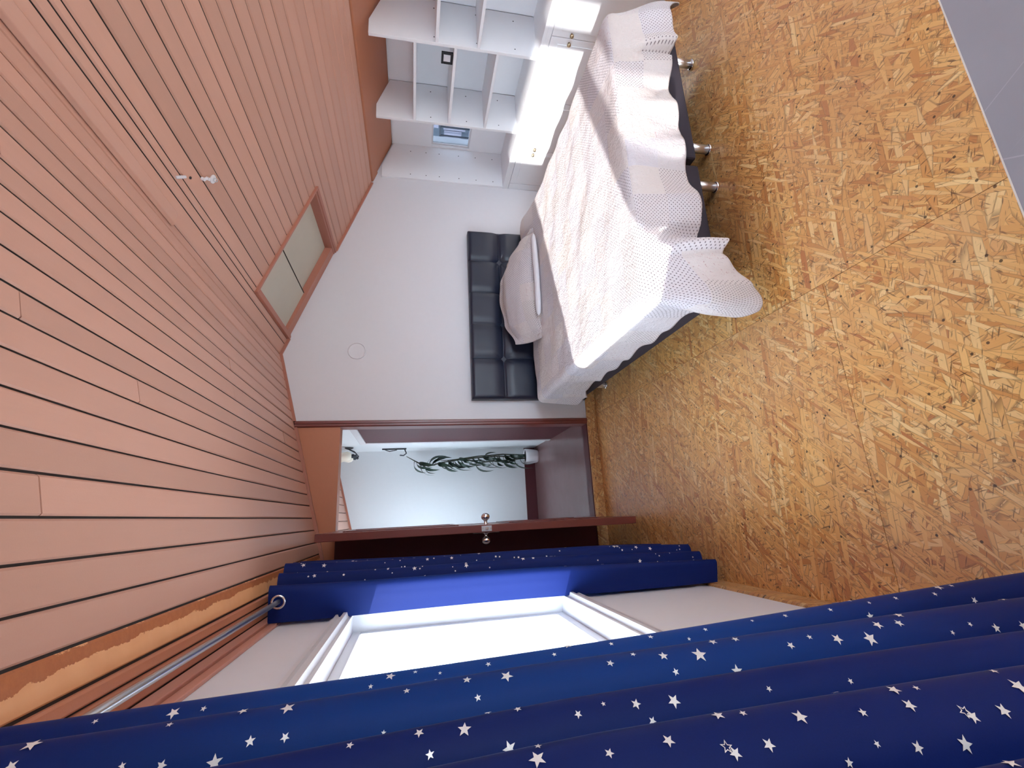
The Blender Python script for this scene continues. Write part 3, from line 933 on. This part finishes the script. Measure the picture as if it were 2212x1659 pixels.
def quilt(u, v):
    p = -OL + u * (W_ + OL + OR)
    q = -OF + v * (OF + LEN - 0.06)
    dl, dr, df = max(0.0, -p), max(0.0, p - W_), max(0.0, -q)
    ds = dl or dr
    sx = -1 if dl else 1
    cx = QX0 if dl else QX1
    x, y = QX0 + min(max(p, 0), W_), QY0 + max(q, 0)
    uneven = 1 + 0.07 * noise.noise(Vector((p * 4, q * 4, 2)))
    if ds and df:
        r, th = math.hypot(ds, df), math.atan2(df, ds)
        w = (wave_left(QY0) if dl else wave_right(QY0)) * math.cos(th) ** 2 + wave_foot(cx) * math.sin(th) ** 2
        l2 = math.sin(2 * th) ** 2
        oa = OL if dl else OR
        ca, sa = math.cos(th), math.sin(th)
        rect = min(oa / max(ca, 1e-6), OF / max(sa, 1e-6))
        pw_ = 2.7 if dl else 7.0
        rnd = ((ca / oa) ** pw_ + (sa / OF) ** pw_) ** (-1 / pw_)
        rr = r * rnd / rect
        if dl:
            rr *= len_foot(QX0) * sa * sa + len_left(QY0) * ca * ca
        if dl:
            w += 0.055 * l2
            fl = 0.06 + 0.05 * l2
        else:
            w += 0.030 * l2
            fl = 0.06 + 0.03 * l2
        o, dn = drop(rr * uneven, w, flare=fl)
        z = QTOP - dn
        if z < 0.012:
            o += (0.012 - z) * 0.7
            z = 0.012
        return (cx + sx * o * math.cos(th), QY0 - o * math.sin(th), z)
    if ds:
        o, dn = drop(ds * uneven * (len_left(y) if dl else 1.0), wave_left(y) if dl else wave_right(y))
        return (cx + sx * o, y, top_z(cx, y) - dn)
    if df:
        o, dn = drop(df * uneven * len_foot(x), wave_foot(x))
        o += 0.007 * smooth((dn - 0.06) / 0.1) * noise.noise(Vector((x * 15, dn * 7, 5)))
        return (x, QY0 - o, top_z(x, QY0) - dn)
    return (x, y, top_z(x, y))
def cloth(name, fn, nu, nv, su, sv, mat, parent=None, solid=0.008, **tags):
    mb = MB().grid(nu, nv, fn)
    o = mb.build(name, mat, parent, smooth=True, **tags)
    me = o.data
    uvl = me.uv_layers.new(name='cloth')
    for lp in me.loops:
        i = lp.vertex_index
        uvl.data[lp.index].uv = ((i % nu) / (nu - 1) * su, (i // nu) / (nv - 1) * sv)
    if solid:
        s = o.modifiers.new('thick', 'SOLIDIFY')
        s.thickness, s.offset = solid, -1 if solid > 0 else 1
    return o
qo = cloth('quilt', quilt, 260, 230, W_ + OL + OR, OF + LEN - 0.06, M['quilt'], solid=0.0)
qo['label'], qo['category'] = 'pale patchwork quilt with dotted patches draped over the bed', 'quilt'
s = qo.modifiers.new('thick', 'SOLIDIFY')
s.thickness, s.offset = 0.006, 0.0

# ------------------------------------------------------------------ pillow against the headboard
PC, PW, PH, PT, TILT = Vector((1.765, 3.375, 0.682)), 0.97, 0.44, 0.15, math.radians(36)
def hump(a):
    K = [(-1, .66), (-.55, .90), (-.1, 1.0), (.25, .97), (.55, .78), (.8, .48), (1, .18)]
    for (a0, h0), (a1, h1) in zip(K[:-1], K[1:]):
        if a <= a1:
            return h0 + (h1 - h0) * smooth((a - a0) / (a1 - a0))
    return K[-1][1]
def pil(u, v, side, grow=1.0, thick=1.0):
    a, b = 2 * u - 1, 2 * v - 1
    fl = 0.045
    x, y = a * PW / 2 * grow, b * PH / 2 * grow
    # corners pulled in, middle of the edges drawn out
    x *= 1 - 0.05 * (1 - abs(b)) ** 2 * 0 - 0.035 * b * b
    y = -PH / 2 + (y + PH / 2) * hump(a)
    ia, ib = min(1, abs(a) / (1 - 2 * fl / PW)), min(1, abs(b) / (1 - 2 * fl / PH))
    h = PT / 2 * thick * max(0.0, (1 - ia ** 2.6)) ** 0.55 * max(0.0, (1 - ib ** 2.4)) ** 0.55
    h += 0.004 + 0.006 * noise.noise(Vector((a * 2.4, b * 2.4, side)))
    for k in (1.0, 1.32):                      # double row of stitching along the flange
        da = (abs(a) - (1 - 2 * fl * k / PW)) * PW / 2
        db = (abs(b) - (1 - 2 * fl * k / PH)) * PH / 2
        if db <= 0.004 and abs(da) < 0.02:
            h -= 0.006 * math.exp(-(da / 0.005) ** 2)
        if da <= 0.004 and abs(db) < 0.02:
            h -= 0.006 * math.exp(-(db / 0.005) ** 2)
    droop = -0.05 * a * a * (0.5 - 0.5 * b)
    n = side * h + droop * 0.6
    ca, sa = math.cos(TILT), math.sin(TILT)
    return (PC.x + x, PC.y + y * ca + n * -sa, PC.z + y * sa + n * ca)
pw = thing('pillow', 'greige quilted pillow with stitched border leaning against the headboard', 'pillow', (1.755, 3.25, 0.56))
for side in (1, -1):
    cloth('sham' if side > 0 else 'sham_back', lambda u, v: pil(u, v, side), 150, 90, PW, PH, M['sham'], pw, solid=0.0)
def ins(u, v):
    a = 2 * math.pi * u
    x = 1.44 + 0.72 * v
    r = 0.022 * (1 - (2 * v - 1) ** 8) ** 0.5
    return (x, 3.165 + 0.02 * abs(2 * v - 1) + r * 1.5 * math.cos(a), 0.588 + r * math.sin(a))
cloth('pillow_insert', ins, 16, 30, 0.2, 0.7, M['insert'], pw, solid=0.0)

# ------------------------------------------------------------------ curtains
def spline(pts, n):
    out = []
    P = [pts[0]] + pts + [pts[-1]]
    for i in range(1, len(P) - 2):
        for k in range(n):
            t = k / n
            q = []
            for c in range(2):
                a, b, d, e = P[i - 1][c], P[i][c], P[i + 1][c], P[i + 2][c]
                q.append(0.5 * (2 * b + (d - a) * t + (2 * a - 5 * b + 4 * d - e) * t * t + (3 * b - a - 3 * d + e) * t ** 3))
            out.append(tuple(q))
    out.append(tuple(pts[-1]))
    return out
NEAR_PATH = spline([(-.275, .842), (-.245, .826), (-.212, .800), (-.222, .765), (-.278, .752), (-.262, .728), (-.206, .716), (-.222, .672), (-.305, .640), (-.262, .595),
                    (-.203, .562), (-.222, .527), (-.300, .510), (-.262, .488), (-.200, .462), (-.225, .415), (-.305, .395), (-.26, .37), (-.205, .335), (-.23, .295), (-.31, .27),
                    (-.26, .24), (-.21, .205), (-.24, .16), (-.31, .13), (-.27, .09), (-.21, .05), (-.24, 0.0), (-.31, -.03)], 8)
FAR_PATH = spline([(-.392, 2.338), (-.350, 2.330), (-.310, 2.322), (-.272, 2.318), (-.257, 2.338), (-.290, 2.390), (-.335, 2.425), (-.300, 2.440), (-.240, 2.450), (-.224, 2.475),
                   (-.270, 2.505), (-.335, 2.520), (-.290, 2.535), (-.215, 2.545), (-.192, 2.575), (-.240, 2.610), (-.335, 2.640), (-.28, 2.68), (-.205, 2.72), (-.23, 2.77), (-.33, 2.80),
                   (-.28, 2.84), (-.21, 2.88), (-.24, 2.92), (-.33, 2.95)], 8)
FAR_PATH = [(x * 0.95, y * 0.95) for x, y in FAR_PATH]
def near_S(s, z):
    i = max(0.0, min(len(NEAR_PATH) - 1.001, s))
    k = int(i); t = i - k
    a, b = NEAR_PATH[k], NEAR_PATH[k + 1]
    x, y = a[0] + (b[0] - a[0]) * t, a[1] + (b[1] - a[1]) * t
    x += 0.005 + 0.034 * (1.36 - z) * ((0.95 - 0.80 * smooth((s - 18) / 26.0)) if z < 1.36 else 1.0)
    x += 0.004 * math.sin(3.1 * z + y * 9)
    return Vector((x, y, z))
def far_S(s, z):
    i = max(0.0, min(len(FAR_PATH) - 1.001, s))
    k = int(i); t = i - k
    a, b = FAR_PATH[k], FAR_PATH[k + 1]
    x, y = a[0] + (b[0] - a[0]) * t, a[1] + (b[1] - a[1]) * t
    g = min(1.0, s / 30.0)
    x += (0.018 * (z - 1.2) * abs(z - 1.2)) * g + 0.003 * math.sin(4 * z + y * 7)
    if z > 1.98:
        x += 0.0
    return Vector((x, y, z))
def star_pts(r, turn):
    pts = []
    for k in range(10):
        a = turn + math.pi * k / 5
        rr = r if k % 2 == 0 else r * 0.42
        pts.append((rr * math.sin(a), rr * math.cos(a)))
    return pts
def arclen(path):
    L = [0.0]
    for a, b in zip(path[:-1], path[1:]):
        L.append(L[-1] + math.hypot(a[0] - b[0], a[1] - b[1]))
    return L
def add_star(mb, S, path_len, s, z, r, turn, facing, outline=False):
    def s_at(s0, d):                       # walk d metres along the cloth
        i = s0
        step = 0.25
        acc = 0.0
        sign = 1 if d >= 0 else -1
        prev = S(i, z)
        while acc < abs(d) and 0 <= i <= len(path_len) - 1:
            i += sign * step
            p = S(i, z)
            dl = (p - prev).length
            if acc + dl > abs(d):
                i -= sign * step * (1 - (abs(d) - acc) / max(dl, 1e-9))
                break
            acc += dl
            prev = p
        return i
    def put(dx, dz):
        i = s_at(s, dx)
        p = S(i, z + dz)
        t = (S(i + 0.3, z + dz) - S(i - 0.3, z + dz)).normalized()
        n = t.cross(Vector((0, 0, 1))) * facing
        return p + n * 0.0012
    pts = star_pts(r, turn)
    o = [put(*p) for p in pts]
    if outline:
        inner = [put(p[0] * 0.66, p[1] * 0.66) for p in pts]
        mb.add(o + inner, [(k, (k + 1) % 10, 10 + (k + 1) % 10, 10 + k) for k in range(10)])
    else:
        mb.add([put(0, 0)] + o, [(0, 1 + k, 1 + (k + 1) % 10) for k in range(10)])
def curtain(name, label, S, path, ztop, zbot, stars, loc, eyelets, facing, zeye=2.05):
    t = thing(name, label, 'curtain', loc, 'star curtains at the window')
    n = len(path)
    nz = 60
    vs = [S(i, zbot + (ztop - zbot) * j / (nz - 1)) for j in range(nz) for i in range(n)]
    fs = [(j * n + i, j * n + i + 1, (j + 1) * n + i + 1, (j + 1) * n + i) for j in range(nz - 1) for i in range(n - 1)]
    c = MB().add(vs, fs).build('cloth', M['curtain'], t, smooth=True)
    pl = arclen(path)
    sm = MB()
    for st in stars:
        add_star(sm, S, pl, st[0], st[1], st[2], st[3], facing, len(st) > 4)
    sm.build('star_print', M['foil'], t, kind='stuff')
    z = zeye
    xs_ = [S(i, z).x + 0.295 for i in range(n)]
    for s in [i for i in range(n - 1) if xs_[i] * xs_[i + 1] <= 0][:eyelets]:
        p = S(s, z)
        tg = (S(s + 0.4, z) - S(s - 0.4, z)).normalized()
        MB().torus(p, tg.cross(Vector((0, 0, 1))), 0.024, 0.0055, 24, 8).build('eyelet', M['chrome'], t, smooth=True)
    return t
NEAR_STARS = [(22.14,1.818,0.008,0.3), (22.19,1.783,0.0041,0.68), (21.37,1.907,0.0039,0.46), (51.15,1.927,0.0097,0.75), (51.39,1.792,0.0042,0.78), (50.56,1.716,0.0063,0.08), (51.88,1.664,0.0088,0.02), (56.26,1.696,0.0059,1.05), (56.47,1.659,0.0054,0.32), (54.59,1.93,0.0066,0.29), (56.56,1.821,0.0039,1.24), (57.13,1.782,0.0056,0.59), (57.61,1.729,0.0086,1.05), (83.35,1.574,0.004,0.6), (57.63,1.549,0.0031,0.8), (83.61,1.509,0.0051,0.19), (84.63,1.465,0.0072,0.79), (87.14,1.499,0.0044,1.09), (20.38,1.547,0.0074,0.65), (20.14,1.512,0.0038,0.93), (21.94,1.477,0.003,0.84), (49.79,1.486,0.0027,0.08), (52.39,1.523,0.0046,0.95), (52.1,1.446,0.0061,0.74), (52.87,1.394,0.0089,0.38), (21.41,1.406,0.0046,0.04), (55.8,1.435,0.0046,1.08), (81.28,1.439,0.0043,0.59), (22.82,1.573,0.0036,0.9), (17.96,1.277,0.0082,1.1), (20.84,1.209,0.0041,0.89), (21.55,1.304,0.004,1.15), (20.51,1.14,0.005,0.49), (21.19,1.043,0.0043,1.0), (23.44,1.08,0.0033,0.56), (20.76,0.952,0.0035,1.17), (20.98,0.887,0.0045,1.1), (15.89,0.758,0.0104,0.12), (18.4,0.737,0.0047,0.17), (21.49,0.712,0.0037,0.27), (19.62,0.539,0.0089,1.21), (19.82,0.509,0.005,0.55), (21.42,0.652,0.0047,0.78), (22.34,0.567,0.0048,0.38), (21.63,0.797,0.0046,0.63), (53.44,1.249,0.0057,0.48), (51.94,1.21,0.0044,0.44), (53.51,1.169,0.0073,0.73), (54.36,1.116,0.0111,0.73), (56.55,1.162,0.005,1.13), (57.52,1.071,0.0087,0.85), (51.49,1.081,0.0069,1.16), (51.69,1.044,0.0062,1.07), (55.2,0.969,0.0061,1.24), (54.08,0.929,0.0047,0.84), (55.29,0.887,0.0086,0.2), (56.07,0.832,0.0111,1.08), (53.55,0.798,0.0082,1.21), (53.84,0.759,0.0074,1.13), (51.26,0.738,0.0076,0.71), (25.31,0.73,0.0073,0.89), (25.55,0.493,0.0068,0.26), (49.35,0.5,0.0091,1.04), (57.13,0.592,0.0076,0.72), (56.94,0.68,0.0041,0.36), (56.08,0.636,0.0042,0.08), (57.29,0.537,0.0077,1.07), (82.41,1.408,0.0043,1.24), (85.79,1.348,0.0043,0.11), (84.8,1.318,0.0027,1.0), (85.69,1.283,0.0055,0.51), (86.17,1.24,0.0073,0.19), (88.24,1.271,0.0043,0.37), (113.9,1.24,0.0062,0.96), (114.33,1.216,0.0038,1.09), (86.66,1.124,0.0035,0.06), (112.14,1.101,0.0041,0.77), (114.44,1.045,0.0067,0.06), (114.74,1.02,0.0036,0.9), (113.72,0.908,0.0044,0.41), (87.4,1.018,0.0036,1.1), (88.3,1.423,0.0071,1.23), (113.59,1.411,0.0035,0.63), (115.53,1.415,0.0076,1.25), (116.51,1.355,0.0043,0.39), (116.3,1.3,0.0058,0.1), (117.83,1.252,0.0058,0.75,1), (118.5,1.247,0.0057,0.04), (118.28,1.213,0.0058,0.25), (116.12,1.166,0.0072,0.51), (116.8,1.102,0.0044,0.76), (116.83,1.048,0.0065,0.2), (118.32,0.997,0.0065,0.05,1), (118.92,0.993,0.0064,1.08), (118.85,0.954,0.007,0.39), (116.67,0.908,0.009,1.2), (119.81,1.111,0.0032,1.12), (120.6,1.072,0.0056,0.47), (121.0,1.021,0.0076,0.58), (120.76,1.147,0.004,0.65), (145.05,1.082,0.0058,0.8)]
random.seed(11)
curtain('curtain', 'deep blue star-printed curtain hanging close to the camera, nearer half of the window', near_S, NEAR_PATH, 2.092, 0.035, NEAR_STARS,
        (-0.26, 0.4, 0.035), 12, -1)
FAR_STARS = []
for k in range(360):
    s = random.uniform(32, 150)
    FAR_STARS.append((s, random.uniform(0.09, 2.04), random.choice((0.0035, 0.0045, 0.005, 0.0065, 0.009, 0.011)), random.uniform(0, 1.25)))
curtain('curtain', 'bunched blue star-printed curtain by the open door, sunlit along its leading edge', far_S, FAR_PATH, 2.088, 0.06, FAR_STARS,
        (-0.28, 2.45, 0.06), 9, 1)

# round steel rod under the roof edge with brackets
rail = thing('curtain_rail', 'round steel curtain rod on the wall above the window', 'curtain rail', (-0.30, 1.0, 2.05))
MB().tube([(-0.295, -0.35, 2.05), (-0.295, 3.30, 2.05)], 0.0095, 16).build('rod', M['steel'], rail, smooth=True)
for y in (-0.28, 3.22):
    b = MB().tube([(-0.372, y, 2.066), (-0.33, y, 2.062), (-0.296, y, 2.062)], 0.005, 8)
    b.box(-0.379, -0.366, y - 0.012, y + 0.012, 2.055, 2.081)
    b.build('bracket', M['steel'], rail)

# ------------------------------------------------------------------ things on the back wall and the ceiling
fc = thing('air_vent', 'round white vent disc set in the white back wall above the headboard', 'vent', (1.314, YB, 1.967))
MB().lathe([(0.070, 0.0), (0.070, 0.006), (0.066, 0.010), (0.064, 0.006), (0.060, 0.004), (0.003, 0.004)], (1.314, YB, 1.967), (0, -1, 0), 40).build('disc', M['wall'], fc, smooth=False)
MB().torus((1.314, YB - 0.008, 1.967), (0, -1, 0), 0.066, 0.0038, 40, 8).build('rim', M['insert'], fc, smooth=True)

def on_slope(x, y, lift=0.0): return Vector((x, y, zr(x) - lift))
SLOPE = (on_slope(1.5, 0) - on_slope(1.4, 0)).normalized()
SN = Vector((-0.3885, 0, -1)).normalized()
c1 = thing('cable_sleeve', 'white cable sleeve sticking to the ceiling boards, uppermost of the old lamp fittings', 'cable sleeve', on_slope(1.421, 1.874))
a = on_slope(1.406, 1.860); b = on_slope(1.438, 1.893)
MB().tube([a + SN * 0.004, (a + b) / 2 + SN * 0.006, b + SN * 0.007], [0.006, 0.0065, 0.006], 12).build('sleeve', M['insert'], c1, smooth=True)
c2 = thing('screw_plug', 'small dark screw plug between the two white ceiling fittings', 'plug', on_slope(1.459, 1.928))
MB().lathe([(0.006, -0.002), (0.006, 0.003), (0.003, 0.004)], on_slope(1.459, 1.928), SN, 12).build('plug', M['black'], c2)
c3 = thing('terminal_block', 'white two-pole terminal block hanging from the ceiling boards', 'terminal block', on_slope(1.513, 1.994))
for k in (-1, 1):
    p = on_slope(1.513 + 0.010 * k, 1.994 + 0.011 * k)
    MB().tube([p + SN * 0.001, p + SN * 0.016], 0.0075, 10).build('pole', M['insert'], c3)
MB().tube([on_slope(1.505, 1.985) + SN * 0.008, on_slope(1.521, 2.003) + SN * 0.008], 0.006, 8).build('bridge', M['insert'], c3)
c4 = thing('lamp_hook', 'white round hook plate beside the terminal block on the ceiling boards', 'hook', on_slope(1.549, 2.047))
MB().lathe([(0.020, -0.001), (0.020, 0.004), (0.016, 0.007), (0.008, 0.005), (0.002, 0.005)], on_slope(1.549, 2.042), SN, 24).build('plate', M['insert'], c4, smooth=True)
MB().torus(on_slope(1.549, 2.042) + SN * 0.014, (0.3, 1, 0.2), 0.008, 0.0018, 16, 6).build('hook', M['steel'], c4, smooth=True)

# ------------------------------------------------------------------ table whose corner shows at the lower edge
tb = thing('table', 'grey laminate table with a white edge, seen from above in the corner of the picture', 'table', (1.1, 0.04, 0.0))
MB().box(0.262, 1.938, -0.328, 0.382, 0.716, 0.740).build('tabletop', M['table'], tb)
e = MB()
e.box(0.26, 1.94, 0.382, 0.384, 0.715, 0.7402); e.box(0.26, 1.94, -0.33, -0.328, 0.715, 0.7402)
e.box(0.26, 0.262, -0.328, 0.382, 0.715, 0.7402); e.box(1.938, 1.94, -0.328, 0.382, 0.715, 0.7402)
e.build('edge_band', M['edge_band'], tb)
for x in (0.32, 1.88):
    for y in (-0.27, 0.31):
        MB().tube([(x, y, 0.0), (x, y, 0.716)], 0.022, 14).build('leg', M['white'], tb)

# ------------------------------------------------------------------ hall: wall lamp, plant, bracket, switch
wlmp = thing('wall_lamp', 'wall lamp with frosted bell shades high on the hall wall', 'wall lamp', (HX, 5.2, 2.19))
MB().lathe([(0.045, 0.0), (0.045, 0.006), (0.030, 0.014), (0.010, 0.022)], (HX, 5.2, 2.19), (-1, 0, 0), 20).build('back_plate', M['iron'], wlmp, smooth=True)
for y in (5.12, 5.28):
    MB().tube([(HX - 0.02, 5.2, 2.19), (HX - 0.05, (y + 5.2) / 2, 2.13), (HX - 0.085, y, 2.10), (HX - 0.10, y, 2.125)], 0.006, 8).build('arm', M['iron'], wlmp, smooth=True)
    MB().lathe([(0.010, -0.03), (0.018, -0.02), (0.012, -0.008), (0.022, 0.0), (0.020, 0.025)], (HX - 0.10, y, 2.13), n=14).build('fitting', M['iron'], wlmp, smooth=True)
    MB().lathe([(0.018, 0.0), (0.040, 0.02), (0.048, 0.05), (0.040, 0.085), (0.036, 0.105), (0.046, 0.125), (0.043, 0.125), (0.033, 0.105), (0.037, 0.085), (0.045, 0.05), (0.037, 0.022), (0.012, 0.004)], (HX - 0.10, y, 2.15), n=22).build('shade', M['shade'], wlmp, smooth=True)
hk = thing('plant_bracket', 'black iron bracket on the hall wall above the potted plant', 'bracket', (HX, 5.32, 1.66))
MB().tube([(HX - 0.008, 5.32, 1.86), (HX - 0.008, 5.32, 1.60)], 0.009, 8).build('wall_bar', M['iron'], hk)
MB().tube([(HX - 0.010, 5.32, 1.62), (HX - 0.06, 5.31, 1.60), (HX - 0.085, 5.30, 1.63), (HX - 0.08, 5.30, 1.67)], 0.007, 8).build('hook_arm', M['iron'], hk, smooth=True)
MB().tube([(HX - 0.012, 5.31, 1.84), (HX - 0.035, 5.31, 1.78), (HX - 0.02, 5.31, 1.70)], 0.005, 8).build('scroll', M['iron'], hk, smooth=True)
sw = thing('light_switch', 'small white switch plate on the hall wall past the far door', 'switch', (HX, 4.93, 1.08))
MB().box(HX - 0.010, HX, 4.89, 4.97, 1.03, 1.13).build('plate', M['white'], sw, bevel=0.003)
MB().box(HX - 0.015, HX - 0.010, 4.905, 4.955, 1.045, 1.115).build('rocker', M['white_frame'], sw, bevel=0.002)

pt = thing('potted_plant', 'tall leafy plant in a white pot in the corner of the hall', 'plant', (0.64, 5.40, 0.085))
MB().lathe([(0.068, 0.0), (0.076, 0.02), (0.086, 0.10), (0.090, 0.155), (0.084, 0.158), (0.082, 0.135), (0.002, 0.135)], (0.64, 5.40, 0.085), n=28).build('pot', M['white'], pt, smooth=True)
MB().lathe([(0.081, 0.0), (0.078, 0.008), (0.002, 0.012)], (0.64, 5.40, 0.218), n=20).build('soil', M['soil'], pt)
STEMS = [[(0.64, 5.40, 0.22), (0.652, 5.39, 0.6), (0.63, 5.40, 0.95), (0.60, 5.41, 1.2), (0.56, 5.40, 1.36), (0.60, 5.38, 1.47), (0.67, 5.34, 1.60)],
         [(0.66, 5.41, 0.22), (0.675, 5.42, 0.5), (0.66, 5.43, 0.8), (0.63, 5.43, 1.05), (0.62, 5.43, 1.22)],
         [(0.62, 5.38, 0.22), (0.60, 5.36, 0.45), (0.59, 5.36, 0.68), (0.56, 5.37, 0.9)]]
for sp_ in STEMS:
    MB().tube(sp_, [0.007] * (len(sp_) - 1) + [0.003], 8).build('stem', M['stem'], pt, smooth=True)
lm = MB()
NL = 9
lv, lf = [], []
for i in range(NL):
    t = i / (NL - 1)
    w = 0.021 * math.sin(math.pi * min(1, t * 0.96 + 0.04)) ** 0.8
    droop = -0.13 * t * t
    outw = 0.075 * math.sin(t * 1.9)
    for s in (-1, 0, 1):
        lv.append((s * w, outw, droop + (0.004 if s else 0.0)))
for i in range(NL - 1):
    for k in range(2):
        lf.append((i * 3 + k, i * 3 + k + 1, i * 3 + 4 + k, i * 3 + 3 + k))
leaf_me = bpy.data.meshes.new('leaf')
leaf_me.from_pydata(lv, [], lf)
leaf_me.materials.append(M['leaf'])
for p in leaf_me.polygons:
    p.use_smooth = True
random.seed(5)
for si, cnt in ((0, 26), (1, 16), (2, 9)):
    st = STEMS[si]
    for k in range(cnt):
        f = (0.12 + 0.86 * k / cnt) * (len(st) - 1)
        if si == 0 and f > 5.3:
            continue
        i = int(f); t = f - i
        p = Vector(st[i]).lerp(Vector(st[min(i + 1, len(st) - 1)]), t)
        ang = random.choice((-1, 1)) * random.uniform(0.5, 1.5) + math.pi if random.random() < 0.75 else random.uniform(0, 6.28)
        sc = random.uniform(0.85, 1.5)
        if p.x - math.sin(ang) * 0.12 * sc + 0.035 > 0.745:
            ang = -ang
        if p.y + math.cos(ang) * 0.12 * sc > 5.50:
            ang = math.pi - ang
        o = bpy.data.objects.new('leaf', leaf_me)
        COL.objects.link(o)
        o.parent = pt
        o.location = p - pt.location
        o.rotation_euler = (random.uniform(-0.15, 0.35), random.uniform(-0.3, 0.3), ang)
        o.scale = (sc * random.uniform(0.7, 1.0), sc, sc * random.uniform(0.8, 1.3))
